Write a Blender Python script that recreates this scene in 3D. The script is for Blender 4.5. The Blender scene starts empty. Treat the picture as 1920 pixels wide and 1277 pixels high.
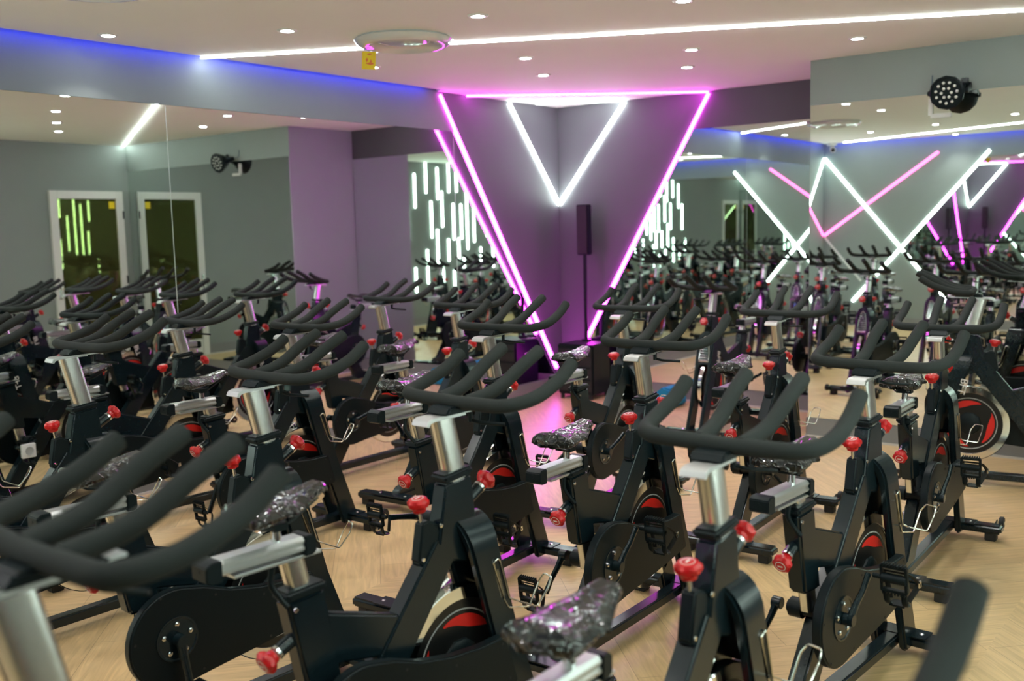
import bpy, bmesh, math, random
from mathutils import Vector, Matrix
random.seed(4)
PI = math.pi
SC = bpy.context.scene
COL = SC.collection

# ------------------------------------------------------------------ camera
H = 2.908          # ceiling height
ZM = 2.573         # top of the mirrors
ZB = 0.148         # top of the baseboards
STEP = -0.976      # front face of the projecting wall
AX = 3.03          # where the projecting wall begins
BX = 6.30          # right wall
BY = -9.50         # back wall
yaw, pitch, roll = 0.655986709, -0.111858591, -0.0254603968
F = Vector((-math.sin(yaw)*math.cos(pitch), math.cos(yaw)*math.cos(pitch), math.sin(pitch)))
R0 = F.cross(Vector((0, 0, 1))).normalized(); U0 = R0.cross(F)
RR = R0*math.cos(roll) + U0*math.sin(roll); UU = -R0*math.sin(roll) + U0*math.cos(roll)
cd = bpy.data.cameras.new('camera'); cam = bpy.data.objects.new('camera', cd); COL.objects.link(cam)
cam.matrix_world = Matrix(((RR.x, UU.x, -F.x, 5.9472), (RR.y, UU.y, -F.y, -8.5827), (RR.z, UU.z, -F.z, 1.70), (0, 0, 0, 1)))
cd.sensor_width = 36; cd.lens = 36*1876.95/1920; cd.clip_start = 0.05; cd.clip_end = 100
cd.dof.use_dof = True; cd.dof.focus_distance = 4.2; cd.dof.aperture_fstop = 2.4
SC.camera = cam

# ------------------------------------------------------------------ world, view, sampling limits
w = bpy.data.worlds.new('world'); SC.world = w; w.use_nodes = True
w.node_tree.nodes['Background'].inputs[0].default_value = (0.5, 0.55, 0.6, 1)
w.node_tree.nodes['Background'].inputs[1].default_value = 0.05
SC.view_settings.view_transform = 'Standard'; SC.view_settings.look = 'None'
SC.view_settings.gamma = 1; SC.view_settings.use_curve_mapping = False
SC.view_settings.exposure = 2.0
cy = SC.cycles
cy.max_bounces = 12; cy.glossy_bounces = 9; cy.diffuse_bounces = 4; cy.transmission_bounces = 4
cy.sample_clamp_indirect = 6.0; cy.blur_glossy = 0.6; cy.use_denoising = True
cy.caustics_reflective = True

# ------------------------------------------------------------------ materials
def pmat(name, col, rough=0.5, metal=0.0, coat=0.0, spec=0.5, coatr=0.05):
    m = bpy.data.materials.new(name); m.use_nodes = True
    b = m.node_tree.nodes['Principled BSDF']
    b.inputs['Base Color'].default_value = (*col, 1); b.inputs['Roughness'].default_value = rough
    b.inputs['Metallic'].default_value = metal; b.inputs['Coat Weight'].default_value = coat
    b.inputs['Coat Roughness'].default_value = coatr
    b.inputs['Specular IOR Level'].default_value = spec
    return m
def noisy(m, scale=40, amt=0.12, bump=0.0, bscale=None, stretch=None):
    """procedural tint and surface variation"""
    nt = m.node_tree; b = nt.nodes['Principled BSDF']; col = list(b.inputs['Base Color'].default_value)
    tc = nt.nodes.new('ShaderNodeTexCoord'); mp = nt.nodes.new('ShaderNodeMapping')
    nt.links.new(tc.outputs['Object'], mp.inputs[0])
    if stretch: mp.inputs['Scale'].default_value = stretch
    n = nt.nodes.new('ShaderNodeTexNoise'); n.inputs['Scale'].default_value = scale; n.inputs['Detail'].default_value = 4
    nt.links.new(mp.outputs[0], n.inputs['Vector'])
    mx = nt.nodes.new('ShaderNodeMix'); mx.data_type = 'RGBA'
    mx.inputs[6].default_value = (*[c*(1-amt) for c in col[:3]], 1); mx.inputs[7].default_value = (*[min(1, c*(1+amt)) for c in col[:3]], 1)
    nt.links.new(n.outputs['Fac'], mx.inputs[0]); nt.links.new(mx.outputs[2], b.inputs['Base Color'])
    if bump:
        n2 = nt.nodes.new('ShaderNodeTexNoise'); n2.inputs['Scale'].default_value = bscale or scale; n2.inputs['Detail'].default_value = 3
        nt.links.new(mp.outputs[0], n2.inputs['Vector'])
        bp = nt.nodes.new('ShaderNodeBump'); bp.inputs['Strength'].default_value = bump; bp.inputs['Distance'].default_value = 0.01
        nt.links.new(n2.outputs['Fac'], bp.inputs['Height']); nt.links.new(bp.outputs[0], b.inputs['Normal'])
    return m
def emat(name, col, st):
    m = bpy.data.materials.new(name); m.use_nodes = True; nt = m.node_tree; nt.nodes.clear()
    e = nt.nodes.new('ShaderNodeEmission'); o = nt.nodes.new('ShaderNodeOutputMaterial')
    e.inputs[0].default_value = (*col, 1); e.inputs[1].default_value = st; nt.links.new(e.outputs[0], o.inputs[0])
    return m
M = {}
M['wall'] = noisy(pmat('grey wall paint', (0.245, 0.280, 0.270), 0.6, spec=0.3), 3, 0.04, 0.05, 90)
M['walldark'] = noisy(pmat('charcoal wall paint', (0.10, 0.102, 0.112), 0.5, spec=0.3), 3, 0.04, 0.05, 90)
M['ceil'] = noisy(pmat('white ceiling paint', (0.84, 0.84, 0.80), 0.75, spec=0.2), 3, 0.02)
M['base'] = noisy(pmat('grey baseboard', (0.22, 0.23, 0.235), 0.4), 8, 0.04)
M['basewhite'] = noisy(pmat('light bead', (0.6, 0.58, 0.54), 0.4), 8, 0.04)
M['mirror'] = noisy(pmat('mirror', (0.80, 0.87, 0.83), 0.0, 1.0), 0.6, 0.008)
M['mirrors'] = noisy(pmat('mirror edge', (0.62, 0.70, 0.66), 0.25, 0.3), 5, 0.05)
M['black'] = noisy(pmat('gloss black paint', (0.0055, 0.0125, 0.0165), 0.20, spec=0.42), 60, 0.15)
M['satin'] = noisy(pmat('satin black plastic', (0.0045, 0.009, 0.011), 0.40, spec=0.2), 80, 0.15, 0.03, 400)
M['foam'] = noisy(pmat('grip foam', (0.021, 0.0245, 0.0235), 0.85, spec=0.25), 300, 0.2, 0.15, 500)
M['alu'] = noisy(pmat('brushed aluminium', (0.78, 0.78, 0.76), 0.26, 1.0), 60, 0.06, 0.03, 200, (30, 30, 1))
M['alu_slide'] = noisy(pmat('slider aluminium', (0.60, 0.61, 0.61), 0.34, 0.9), 60, 0.06, 0.03, 200, (30, 1, 30))
M['chrome'] = noisy(pmat('chrome', (0.78, 0.79, 0.79), 0.07, 1.0), 20, 0.03)
M['red'] = noisy(pmat('red knob plastic', (0.50, 0.004, 0.007), 0.28, spec=0.4, coat=0.15), 40, 0.08)
M['white'] = noisy(pmat('white print', (0.7, 0.66, 0.62), 0.5), 30, 0.05)
M['plastic_white'] = noisy(pmat('white plastic', (0.72, 0.72, 0.70), 0.4), 20, 0.03)
M['felt'] = noisy(pmat('brake leather', (0.30, 0.29, 0.25), 0.7), 90, 0.2, 0.2, 300)
M['rubber'] = noisy(pmat('rubber', (0.012, 0.012, 0.012), 0.7), 60, 0.2)
def wrap_mat():
    m = pmat('saddle in clear film', (0.005, 0.0055, 0.0055), 0.35, coat=1.0, coatr=0.01, spec=0.2); nt = m.node_tree; b = nt.nodes['Principled BSDF']
    tc = nt.nodes.new('ShaderNodeTexCoord'); n = nt.nodes.new('ShaderNodeTexNoise'); n.inputs['Scale'].default_value = 14; n.inputs['Detail'].default_value = 2
    nt.links.new(tc.outputs['Object'], n.inputs['Vector'])
    ad = nt.nodes.new('ShaderNodeVectorMath'); ad.operation = 'MULTIPLY_ADD'; ad.inputs[1].default_value = (0.07, 0.07, 0.07)
    nt.links.new(n.outputs['Color'], ad.inputs[0]); nt.links.new(tc.outputs['Object'], ad.inputs[2])
    v = nt.nodes.new('ShaderNodeTexVoronoi'); v.feature = 'DISTANCE_TO_EDGE'; v.inputs['Scale'].default_value = 30; nt.links.new(ad.outputs[0], v.inputs['Vector'])
    rp = nt.nodes.new('ShaderNodeMapRange'); rp.inputs[1].default_value = 0.0; rp.inputs[2].default_value = 0.10; rp.inputs[3].default_value = 1.0; rp.inputs[4].default_value = 0.0
    nt.links.new(v.outputs['Distance'], rp.inputs[0])
    bp = nt.nodes.new('ShaderNodeBump'); bp.inputs['Strength'].default_value = 0.8; bp.inputs['Distance'].default_value = 0.0045
    nt.links.new(rp.outputs[0], bp.inputs['Height']); nt.links.new(bp.outputs[0], b.inputs['Normal']); nt.links.new(bp.outputs[0], b.inputs['Coat Normal'])
    return m
M['saddle'] = wrap_mat()
M['disc'] = noisy(pmat('flywheel black', (0.006, 0.006, 0.006), 0.3), 60, 0.1)
M['redprint'] = noisy(pmat('red print', (0.65, 0.012, 0.008), 0.4), 60, 0.05)
M['greyprint'] = noisy(pmat('grey print', (0.42, 0.43, 0.43), 0.4), 60, 0.05)
M['yellow'] = noisy(pmat('yellow card', (0.86, 0.62, 0.01), 0.5), 20, 0.04)
M['orange'] = noisy(pmat('orange print', (0.75, 0.16, 0.05), 0.5), 20, 0.05)
M['blue'] = noisy(pmat('blue foam', (0.0, 0.22, 0.42), 0.7), 20, 0.08)
M['glassdark'] = noisy(pmat('dark door glass', (0.16, 0.17, 0.055), 0.0, 0.75), 3, 0.1)
M['lens'] = noisy(pmat('led lens', (0.65, 0.66, 0.62), 0.15), 30, 0.05)
M['cable'] = noisy(pmat('cable', (0.05, 0.09, 0.14), 0.5), 30, 0.1)
M['wire'] = noisy(pmat('steel wire', (0.72, 0.70, 0.64), 0.15, 1.0), 30, 0.05)
M['diff'] = noisy(pmat('diffuser lacquer', (0.66, 0.69, 0.70), 0.14, 0.15, coat=0.8), 20, 0.03)
M['led_w'] = emat('white led light', (0.80, 1.0, 0.88), 4.2)
M['led_v'] = emat('bright white led light', (0.84, 1.0, 0.93), 8.0)
M['led_c'] = emat('white ceiling led', (0.92, 1.0, 0.95), 12.0)
M['led_p'] = emat('magenta led light', (1.0, 0.04, 0.95), 6.8)
M['led_bulb'] = emat('downlight', (0.95, 0.98, 1.0), 18.0)
M['led_k'] = emat('pink led light', (1.0, 0.10, 0.40), 2.0)

# wood floor: planks laid diagonally
def floor_mat():
    m = pmat('oak parquet', (0.5, 0.35, 0.2), 0.34, spec=0.45); nt = m.node_tree; b = nt.nodes['Principled BSDF']
    tc = nt.nodes.new('ShaderNodeTexCoord')
    def setup(rot, off):
        mp = nt.nodes.new('ShaderNodeMapping'); mp.inputs['Rotation'].default_value = (0, 0, rot); mp.inputs['Location'].default_value = off
        nt.links.new(tc.outputs['Object'], mp.inputs[0])
        br = nt.nodes.new('ShaderNodeTexBrick'); br.offset = 0.5
        for k, v in (('Scale', 1.0), ('Brick Width', 1.5), ('Row Height', 0.24), ('Mortar Size', 0.0014), ('Mortar Smooth', 0.2), ('Bias', 0.0)): br.inputs[k].default_value = v
        br.inputs['Color1'].default_value = (0.60, 0.425, 0.22, 1); br.inputs['Color2'].default_value = (0.54, 0.375, 0.19, 1); br.inputs['Mortar'].default_value = (0.32, 0.22, 0.12, 1)
        nt.links.new(mp.outputs[0], br.inputs['Vector'])
        mp2 = nt.nodes.new('ShaderNodeMapping'); mp2.inputs['Scale'].default_value = (1.5, 16, 1)
        nt.links.new(mp.outputs[0], mp2.inputs[0])
        n = nt.nodes.new('ShaderNodeTexNoise'); n.inputs['Scale'].default_value = 2.2; n.inputs['Detail'].default_value = 8; n.inputs['Distortion'].default_value = 1.2
        nt.links.new(mp2.outputs[0], n.inputs['Vector'])
        rp = nt.nodes.new('ShaderNodeValToRGB'); rp.color_ramp.elements[0].color = (0.80, 0.78, 0.75, 1); rp.color_ramp.elements[1].color = (1.12, 1.1, 1.06, 1)
        rp.color_ramp.elements[0].position = 0.3; rp.color_ramp.elements[1].position = 0.7
        nt.links.new(n.outputs['Fac'], rp.inputs[0])
        mu = nt.nodes.new('ShaderNodeMix'); mu.data_type = 'RGBA'; mu.blend_type = 'MULTIPLY'; mu.inputs[0].default_value = 1
        nt.links.new(br.outputs['Color'], mu.inputs[6]); nt.links.new(rp.outputs[0], mu.inputs[7])
        return mu.outputs[2]
    a = setup(PI/4, (0, 0, 0)); c = setup(-PI/4, (0.3, 0.1, 0))
    # alternate the two directions in bands, as a herringbone lay
    sp = nt.nodes.new('ShaderNodeSeparateXYZ'); nt.links.new(tc.outputs['Object'], sp.inputs[0])
    d = nt.nodes.new('ShaderNodeMath'); d.operation = 'DIVIDE'; d.inputs[1].default_value = 1.7; nt.links.new(sp.outputs['X'], d.inputs[0])
    pp = nt.nodes.new('ShaderNodeMath'); pp.operation = 'FRACT'; nt.links.new(d.outputs[0], pp.inputs[0])
    gt = nt.nodes.new('ShaderNodeMath'); gt.operation = 'GREATER_THAN'; gt.inputs[1].default_value = 0.5; nt.links.new(pp.outputs[0], gt.inputs[0])
    mx = nt.nodes.new('ShaderNodeMix'); mx.data_type = 'RGBA'; nt.links.new(gt.outputs[0], mx.inputs[0]); nt.links.new(a, mx.inputs[6]); nt.links.new(c, mx.inputs[7])
    nt.links.new(mx.outputs[2], b.inputs['Base Color'])
    return m
M['floor'] = floor_mat()

# ------------------------------------------------------------------ mesh helpers
def frame_from(d):
    d = Vector(d).normalized(); up = Vector((0, 0, 1)) if abs(d.z) < 0.9 else Vector((1, 0, 0))
    a = d.cross(up).normalized(); return a, a.cross(d).normalized(), d
class MB:
    def __init__(s): s.bm = bmesh.new()
    def box(s, c, size, rot=None):
        x, y, z = [v/2 for v in size]; c = Vector(c)
        vs = []
        for sx in (-1, 1):
            for sy in (-1, 1):
                for sz in (-1, 1):
                    p = Vector((sx*x, sy*y, sz*z))
                    if rot is not None: p = rot @ p
                    vs.append(s.bm.verts.new(p+c))
        for f in ((0, 1, 3, 2), (4, 6, 7, 5), (0, 4, 5, 1), (2, 3, 7, 6), (0, 2, 6, 4), (1, 5, 7, 3)):
            s.bm.faces.new([vs[i] for i in f])
        return s
    def prism(s, poly, w0, w1, fn=None):
        """poly in (u,z); extruded across w.  fn maps (w,u,z) to xyz"""
        fn = fn or (lambda w_, u, z: (w_, u, z))
        a = [s.bm.verts.new(fn(w0, u, z)) for u, z in poly]; b = [s.bm.verts.new(fn(w1, u, z)) for u, z in poly]
        n = len(poly)
        s.bm.faces.new(a); s.bm.faces.new(b[::-1])
        for i in range(n): s.bm.faces.new((a[i], b[i], b[(i+1) % n], a[(i+1) % n]))
        return s
    def tube(s, pts, r, n=12, closed=False, flat=None, cap=True):
        pts = [Vector(p) for p in pts]; rings = []; m = len(pts)
        prev = None
        for i, p in enumerate(pts):
            if closed: d = pts[(i+1) % m]-pts[i-1]
            else: d = pts[min(i+1, m-1)]-pts[max(i-1, 0)]
            d.normalize()
            if prev is None: a, b, _ = frame_from(d)
            else:
                a = (prev - d*prev.dot(d)).normalized(); b = a.cross(d).normalized()
            prev = a
            rr = r[i] if isinstance(r, (list, tuple)) else r
            ra, rb = (rr, rr) if flat is None else (rr*flat[0], rr*flat[1])
            rings.append([s.bm.verts.new(p + a*math.cos(2*PI*k/n)*ra + b*math.sin(2*PI*k/n)*rb) for k in range(n)])
        for i in range(m if closed else m-1):
            A, B = rings[i], rings[(i+1) % m]
            for k in range(n): s.bm.faces.new((A[k], A[(k+1) % n], B[(k+1) % n], B[k]))
        if not closed and cap: s.bm.faces.new(rings[0][::-1]); s.bm.faces.new(rings[-1])
        return s
    def cyl(s, p0, p1, r, n=20, r2=None):
        return s.tube([p0, p1], [r, r if r2 is None else r2], n)
    def lathe(s, prof, c, axis=(0, 0, 1), n=32, closed=False):
        a, b, d = frame_from(axis); c = Vector(c); rings = []
        for r, h in prof:
            if r < 1e-6: rings.append([s.bm.verts.new(c+d*h)])
            else: rings.append([s.bm.verts.new(c + d*h + (a*math.cos(2*PI*k/n)+b*math.sin(2*PI*k/n))*r) for k in range(n)])
        m = len(rings)
        for i in range(m if closed else m-1):
            A, B = rings[i], rings[(i+1) % m]
            if len(A) == 1 and len(B) == 1: continue
            for k in range(n):
                k2 = (k+1) % n
                if len(A) == 1: s.bm.faces.new((A[0], B[k2], B[k]))
                elif len(B) == 1: s.bm.faces.new((A[k], A[k2], B[0]))
                else: s.bm.faces.new((A[k], A[k2], B[k2], B[k]))
        return s
    def build(s, name, mat, parent=None, bevel=0, seg=2, ang=38):
        bm = s.bm
        bmesh.ops.recalc_face_normals(bm, faces=bm.faces)
        if bevel:
            es = [e for e in bm.edges if len(e.link_faces) == 2 and e.calc_face_angle(0) > math.radians(ang)]
            bmesh.ops.bevel(bm, geom=es, offset=bevel, segments=seg, affect='EDGES', clamp_overlap=True)
        me = bpy.data.meshes.new(name); bm.to_mesh(me); bm.free()
        for mm in (mat if isinstance(mat, (list, tuple)) else [mat]): me.materials.append(M[mm])
        for p in me.polygons: p.use_smooth = True
        me.set_sharp_from_angle(angle=math.radians(32))
        o = bpy.data.objects.new(name, me); COL.objects.link(o)
        if parent: o.parent = parent
        return o
def tag(o, label=None, cat=None, group=None, kind=None):
    if label: o['label'] = label
    if cat: o['category'] = cat
    if group: o['group'] = group
    if kind: o['kind'] = kind
    return o
def interp(z, tab):
    for (a, x), (b, y) in zip(tab, tab[1:]):
        if z <= b: break
    return x+(y-x)*(z-a)/(b-a)
def empty(name, loc=(0, 0, 0), rz=0):
    o = bpy.data.objects.new(name, None); COL.objects.link(o); o.location = loc; o.rotation_euler = (0, 0, rz)
    o.empty_display_size = 0.1; return o
def struct(name, mb, mat, parent=None, bevel=0):
    o = mb.build(name, mat, parent, bevel)
    if not parent: o['kind'] = 'structure'
    return o
def copy_tree(o, parent=None):
    c = o.copy(); COL.objects.link(c)
    if parent: c.parent = parent
    for ch in o.children: copy_tree(ch, c)
    return c
def fillet(pts, r, n=6):
    """round the corners of a 3-D polyline"""
    pts = [Vector(p) for p in pts]; out = [pts[0]]
    for i in range(1, len(pts)-1):
        a, p, b = pts[i-1], pts[i], pts[i+1]
        rr = r[i-1] if isinstance(r, (list, tuple)) else r
        t = min(rr, (a-p).length*0.48, (b-p).length*0.48)
        p0 = p+(a-p).normalized()*t; p1 = p+(b-p).normalized()*t
        for k in range(n+1):
            s = k/n; out.append(p0*(1-s)**2 + p*2*s*(1-s) + p1*s*s)
    out.append(pts[-1]); return out

# ------------------------------------------------------------------ room shell
struct('floor', MB().box((BX/2, BY/2, -0.05), (BX+0.6, -BY+0.6, 0.1)), 'floor')
# the ceiling stops 5 cm short of the left and back walls: a cove slot with blue LED strips
G = 0.085
c = MB()
c.box(((G+BX+0.3)/2, (BY+G+0.3)/2, H+0.05), (BX+0.3-G, -BY-G+0.3, 0.1))
c.box((-0.125, (-1.85+0.3)/2, H+0.05), (0.25+2*G, 2.15, 0.1))
struct('ceiling', c, 'ceil')
c = MB()
c.box((BX/2, BY/2, H+0.15), (BX+0.6, -BY+0.6, 0.1))
struct('trim_1', c, 'ceil')
T = 0.15
struct('wall_left', MB().box((-T/2, BY/2, H/2+0.05), (T, -BY+2*T, H+0.1)), 'wall')
struct('wall_front', MB().box(((AX)/2, T/2, H/2), (AX, T, H)), 'walldark')
struct('wall_projecting', MB().box(((AX+BX)/2, (STEP+T)/2, H/2), (BX-AX, T-STEP, H)), 'wall')
struct('wall_back', MB().box((BX/2, BY-T/2, H/2+0.05), (BX, T, H+0.1)), 'wall')
dy0, dy1, dzt = -2.09, -1.09, 2.31
c = MB()
c.box((BX+T/2, (BY+dy0)/2-T/2, H/2), (T, dy0-BY+T, H))
c.box((BX+T/2, (dy1+0.15)/2, H/2), (T, -dy1+0.15, H))
c.box((BX+T/2, (dy0+dy1)/2, (dzt+H)/2), (T, dy1-dy0, H-dzt))
struct('wall_right', c, 'wall')
struct('trim_4', MB().prism([(-0.0005, 0.0), (-0.0005, H), (-1.86, H), (-0.045, 0.15), (-0.045, 0.0)], 0.0, 0.0008, lambda w_, u, z: (w_, u, z)), 'walldark')
# sloping fascia above the mirrors, left and back wall
def fascia(name, fn, a0, a1, e0, e1):
    """a box 3.5 cm proud at the ceiling and flush at its foot; e0/e1 = end shift of the lower edge"""
    m = MB(); P = [(0.001, H), (0.007, H), (0.007, ZM), (0.001, ZM)]
    A = [m.bm.verts.new(fn(d, a0 + (0 if z > ZM else e0), z)) for d, z in P]
    B = [m.bm.verts.new(fn(d, a1 + (0 if z > ZM else e1), z)) for d, z in P]
    m.bm.faces.new(A); m.bm.faces.new(B[::-1])
    for i in range(4): m.bm.faces.new((A[i], B[i], B[(i+1) % 4], A[(i+1) % 4]))
    return struct(name, m, 'wall')
SL = 0.877
fascia('trim_2', lambda d, a, z: (d, a, z), -9.5+2.70, -1.84, -(H-ZM)*SL, 0.21)
fascia('trim_3', lambda d, a, z: (a, BY+d, z), 2.70, BX, -(H-ZM)*SL, 0)
# baseboards: flat board with a light bead along its foot
def base(name, p0, p1, nrm):
    p0 = Vector((*p0, 0)); p1 = Vector((*p1, 0)); n = Vector((*nrm, 0)); d = (p1-p0); L = d.length; mid = (p0+p1)/2
    rot = Matrix.Rotation(math.atan2(d.y, d.x), 3, 'Z')
    o = struct(name, MB().box(mid+n*0.008+Vector((0, 0, ZB/2)), (L, 0.016, ZB), rot), 'base', bevel=0.003)
    MB().box(mid+n*0.012+Vector((0, 0, 0.008)), (L, 0.024, 0.016), rot).build('bead', 'basewhite', o)
base('baseboard_left', (0, BY), (0, 0), (1, 0))
base('baseboard_front', (0, 0), (AX, 0), (0, -1))
base('baseboard_step', (AX, 0), (AX, STEP), (-1, 0))
base('baseboard_projecting', (AX, STEP), (BX, STEP), (0, -1))
base('baseboard_right', (BX, BY), (BX, dy0), (-1, 0))
base('baseboard_back', (0, BY), (BX, BY), (0, 1))

# ------------------------------------------------------------------ mirrors (each pane a thing, 5 mm glass)
def pane(poly, fn, label, tilt=None):
    m = MB(); m.prism(poly, 0.001, 0.006, fn)
    o = m.build('mirror_panel', ['mirror', 'mirrors'])
    nf = max(o.data.polygons, key=lambda p: p.area)
    for p in o.data.polygons:
        p.material_index = 0 if p.area > 0.2*nf.area else 1
    tag(o, label, 'mirror', 'mirror panes on the walls'); return o
fl = lambda w_, u, z: (w_, u, z)                 # left wall
ff = lambda w_, u, z: (u, -w_, z)                # front wall
fp = lambda w_, u, z: (u, STEP-w_, z)            # projecting wall
fb = lambda w_, u, z: (u, BY+w_, z)              # back wall
g = 0.0025
def sl(z): return -0.11 - (z-0.24)*(1.73/2.67) - 0.022     # magenta line on the left wall
zc = 0.15 + (-1.65 - sl(0.15))*0                              # (unused seam helper)
zs = 0.24 + (1.65-0.022-0.11)*2.67/1.73                      # where the seam at y=-1.65 would meet the line
pane([(sl(0.155), 0.155), (sl(ZM-0.0), ZM-0.002), (-1.65+g, ZM-0.002), (-1.65+g, 0.155)], fl, 'right-most pane of the left wall, cut on a slant along the magenta light line')
pane([(-1.65-g, 0.155), (-1.65-g, ZM-0.002), (-4.58+g, ZM-0.002), (-4.58+g, 0.155)], fl, 'wide middle mirror pane of the left wall, right of the dark vertical seam')
xk, zk = -9.5+1.24, 1.25
pane([(-4.58-g, 0.155), (-4.58-g, ZM-0.002), (-9.5+2.41, ZM-0.002), (xk, zk), (-9.5+2.15, 0.155)], fl, 'left-most pane of the left wall, with its far edge cut like an arrow notch')
def sr(z): return 0.33 + (z-0.57)*(1.39/2.34) + 0.022
pane([(sr(0.155), 0.155), (sr(ZM), ZM-0.002), (AX-0.006, ZM-0.002), (AX-0.006, 0.155)], ff, 'mirror on the front wall between the magenta V and the projecting wall')
pane([(AX+0.004, 0.155), (AX+0.004, ZM-0.002), (BX-0.01, ZM-0.002), (BX-0.01, 0.155)], fp, 'mirror on the projecting wall beneath the black stage spotlight')
pane([(2.15, 0.155), (1.24, 1.25), (2.41, ZM-0.002), (4.35-g, ZM-0.002), (4.35-g, 0.155)], fb, 'back wall mirror notched along the crossing white light lines')
pane([(4.35+g, 0.155), (4.35+g, ZM-0.002), (BX-0.02, ZM-0.002), (BX-0.02, 0.155)], fb, 'back wall mirror in the corner behind the vertical light tubes')

for y, nm in ((-1.65, 0), (-4.58, 1)):
    k = MB().box((0.0035, y, (ZM+0.155)/2), (0.0066, 0.0046, ZM-0.157)).build('trim_%d' % (5+nm), 'mirrors'); k['kind'] = 'structure'
# ------------------------------------------------------------------ light lines
def led(p0, p1, nrm, mat, wd, label, group, pr=0.016, name='led_light_line', cat='light line'):
    p0 = Vector(p0); p1 = Vector(p1); n = Vector(nrm); d = (p1-p0).normalized(); s = d.cross(n).normalized(); L = (p1-p0).length
    rot = Matrix((d, s, n)).transposed(); mid = (p0+p1)/2
    o = MB().box(mid+n*(pr*0.55), (L, wd, pr*0.9), rot).build(name, mat, None, bevel=0.003)
    MB().box(mid+n*(pr*0.06+0.0005), (L+0.006, wd+0.006, pr*0.12), rot).build('channel', 'plastic_white', o)
    tag(o, label, cat, group); return o
XP, YM, YP, ZN = (1, 0, 0), (0, -1, 0), (0, 1, 0), (0, 0, -1)
g1 = 'magenta light lines round the corner'
led((0, -1.82, 2.88), (0, -0.11, 0.24), XP, 'led_p', 0.034, 'magenta light line slanting down the left wall to the corner', g1, 0.022)
led((1.70, 0, 2.885), (0.33, 0, 0.57), YM, 'led_p', 0.034, 'magenta light line slanting down the front wall past the speaker', g1, 0.022)
led((0.03, -1.48, H), (1.70, -0.012, H), ZN, 'led_p', 0.030, 'magenta light line on the ceiling joining the two slanting ones', g1, 0.022)
g2 = 'white light lines in the corner'
led((0, -0.82, 2.89), (0, -0.012, 1.93), XP, 'led_v', 0.042, 'white light line on the left wall, left arm of the small V', g2)
led((0.80, 0, 2.89), (0.012, 0, 1.93), YM, 'led_v', 0.042, 'white light line on the front wall, right arm of the small V', g2)
led((0.10, -0.50, H), (0.80, -0.03, H), ZN, 'led_v', 0.036, 'short white light line on the ceiling closing the small V', g2)
g3 = 'long white ceiling light lines'
led((0.055, -4.31, H), (BX-0.02, -1.02, H), ZN, 'led_c', 0.017, 'long white light line crossing the ceiling past the round diffuser', g3, 0.012)
led((0.42, -9.22, H), (BX-0.02, -6.66, H), ZN, 'led_c', 0.017, 'long white ceiling light line seen in the right-hand mirror', g3, 0.012)
g4 = 'crossing light lines in the far corner'
led((0.02, BY, 2.68), (1.99, BY, 0.34), YP, 'led_w', 0.042, 'white light line falling right from the top of the reflected corner', g4)
led((2.48, BY, 2.66), (0.49, BY, 0.39), YP, 'led_w', 0.042, 'white light line rising right along the edge of the back mirror', g4)
led((0.02, BY, 1.45), (1.76, BY, 2.68), YP, 'led_k', 0.040, 'pink light line rising right across the reflected back wall', g4)
led((0, BY+0.02, 2.68), (0, BY+1.99, 0.34), XP, 'led_w', 0.042, 'white light line on the left wall dropping from the reflected corner', g4)
led((0, BY+2.48, 2.66), (0, BY+0.49, 0.39), XP, 'led_w', 0.042, 'white light line on the left wall along the notched mirror edge', g4)
led((0, BY+0.02, 1.45), (0, BY+1.74, 2.68), XP, 'led_k', 0.040, 'pink light line on the left wall climbing out of the reflected corner', g4)
led((0.02, BY, 1.42), (0.62, BY, 0.72), YP, 'plastic_white', 0.030, 'unlit white channel under the pink line in the reflected corner', g4)
# vertical tubes on the right wall beside the camera (seen twice in the mirrors)
tubes = [(-4.60, 2.70, 2.10), (-4.90, 2.90, 2.36), (-4.41, 2.20, 1.55), (-5.21, 2.82, 2.25), (-5.02, 2.22, 1.56), (-5.32, 2.40, 1.75), (-5.52, 2.90, 2.38), (-5.74, 2.90, 2.39),
 (-5.63, 2.18, 1.51), (-5.85, 2.17, 1.52), (-6.02, 2.50, 1.32), (-4.25, 1.32, 0.82), (-4.56, 1.04, 0.60), (-4.88, 1.35, 0.74), (-5.17, 1.71, 1.07), (-5.30, 1.07, 0.70), (-5.47, 1.53, 1.12), (-5.76, 1.54, 1.11), (-5.09, 0.62, 0.35), (-5.61, 0.95, 0.60), (-5.90, 1.20, 0.66),
 (-6.22, 2.20, 1.45), (-6.40, 2.75, 2.05), (-6.40, 1.35, 0.70), (-6.60, 2.35, 1.55), (-6.78, 1.70, 0.95), (-6.80, 2.85, 2.25), (-7.00, 2.30, 1.40), (-7.20, 2.80, 1.30), (-7.38, 2.60, 1.20), (-7.55, 1.90, 1.10), (-7.60, 2.70, 2.15), (-7.78, 1.25, 0.80)]
for i, (y, z1, z0) in enumerate(tubes):
    led((BX, y, z1), (BX, y, z0), (-1, 0, 0), 'led_w', 0.036, 'short vertical white light tube mirrored left of the magenta V', 'vertical light tubes', 0.02, 'light_tube', 'light tube')

# blue cove light: LED strips lying in the ceiling slot
def area(name, loc, sx, sy, rot, col, e):
    l = bpy.data.lights.new(name, 'AREA'); l.shape = 'RECTANGLE'; l.size = sx; l.size_y = sy; l.color = col; l.energy = e
    o = bpy.data.objects.new(name, l); COL.objects.link(o); o.location = loc; o.rotation_euler = rot; return o
BL = (0.008, 0.02, 1.0)
area('cove_light', (0.078, (BY-1.9)/2, H+0.02), 0.02, 7.4, (0, math.radians(40), 0), BL, 2.7)
area('cove_light', (BX/2, BY+0.078, H+0.02), 6.0, 0.02, (math.radians(-40), 0, 0), BL, 2.4)

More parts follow.
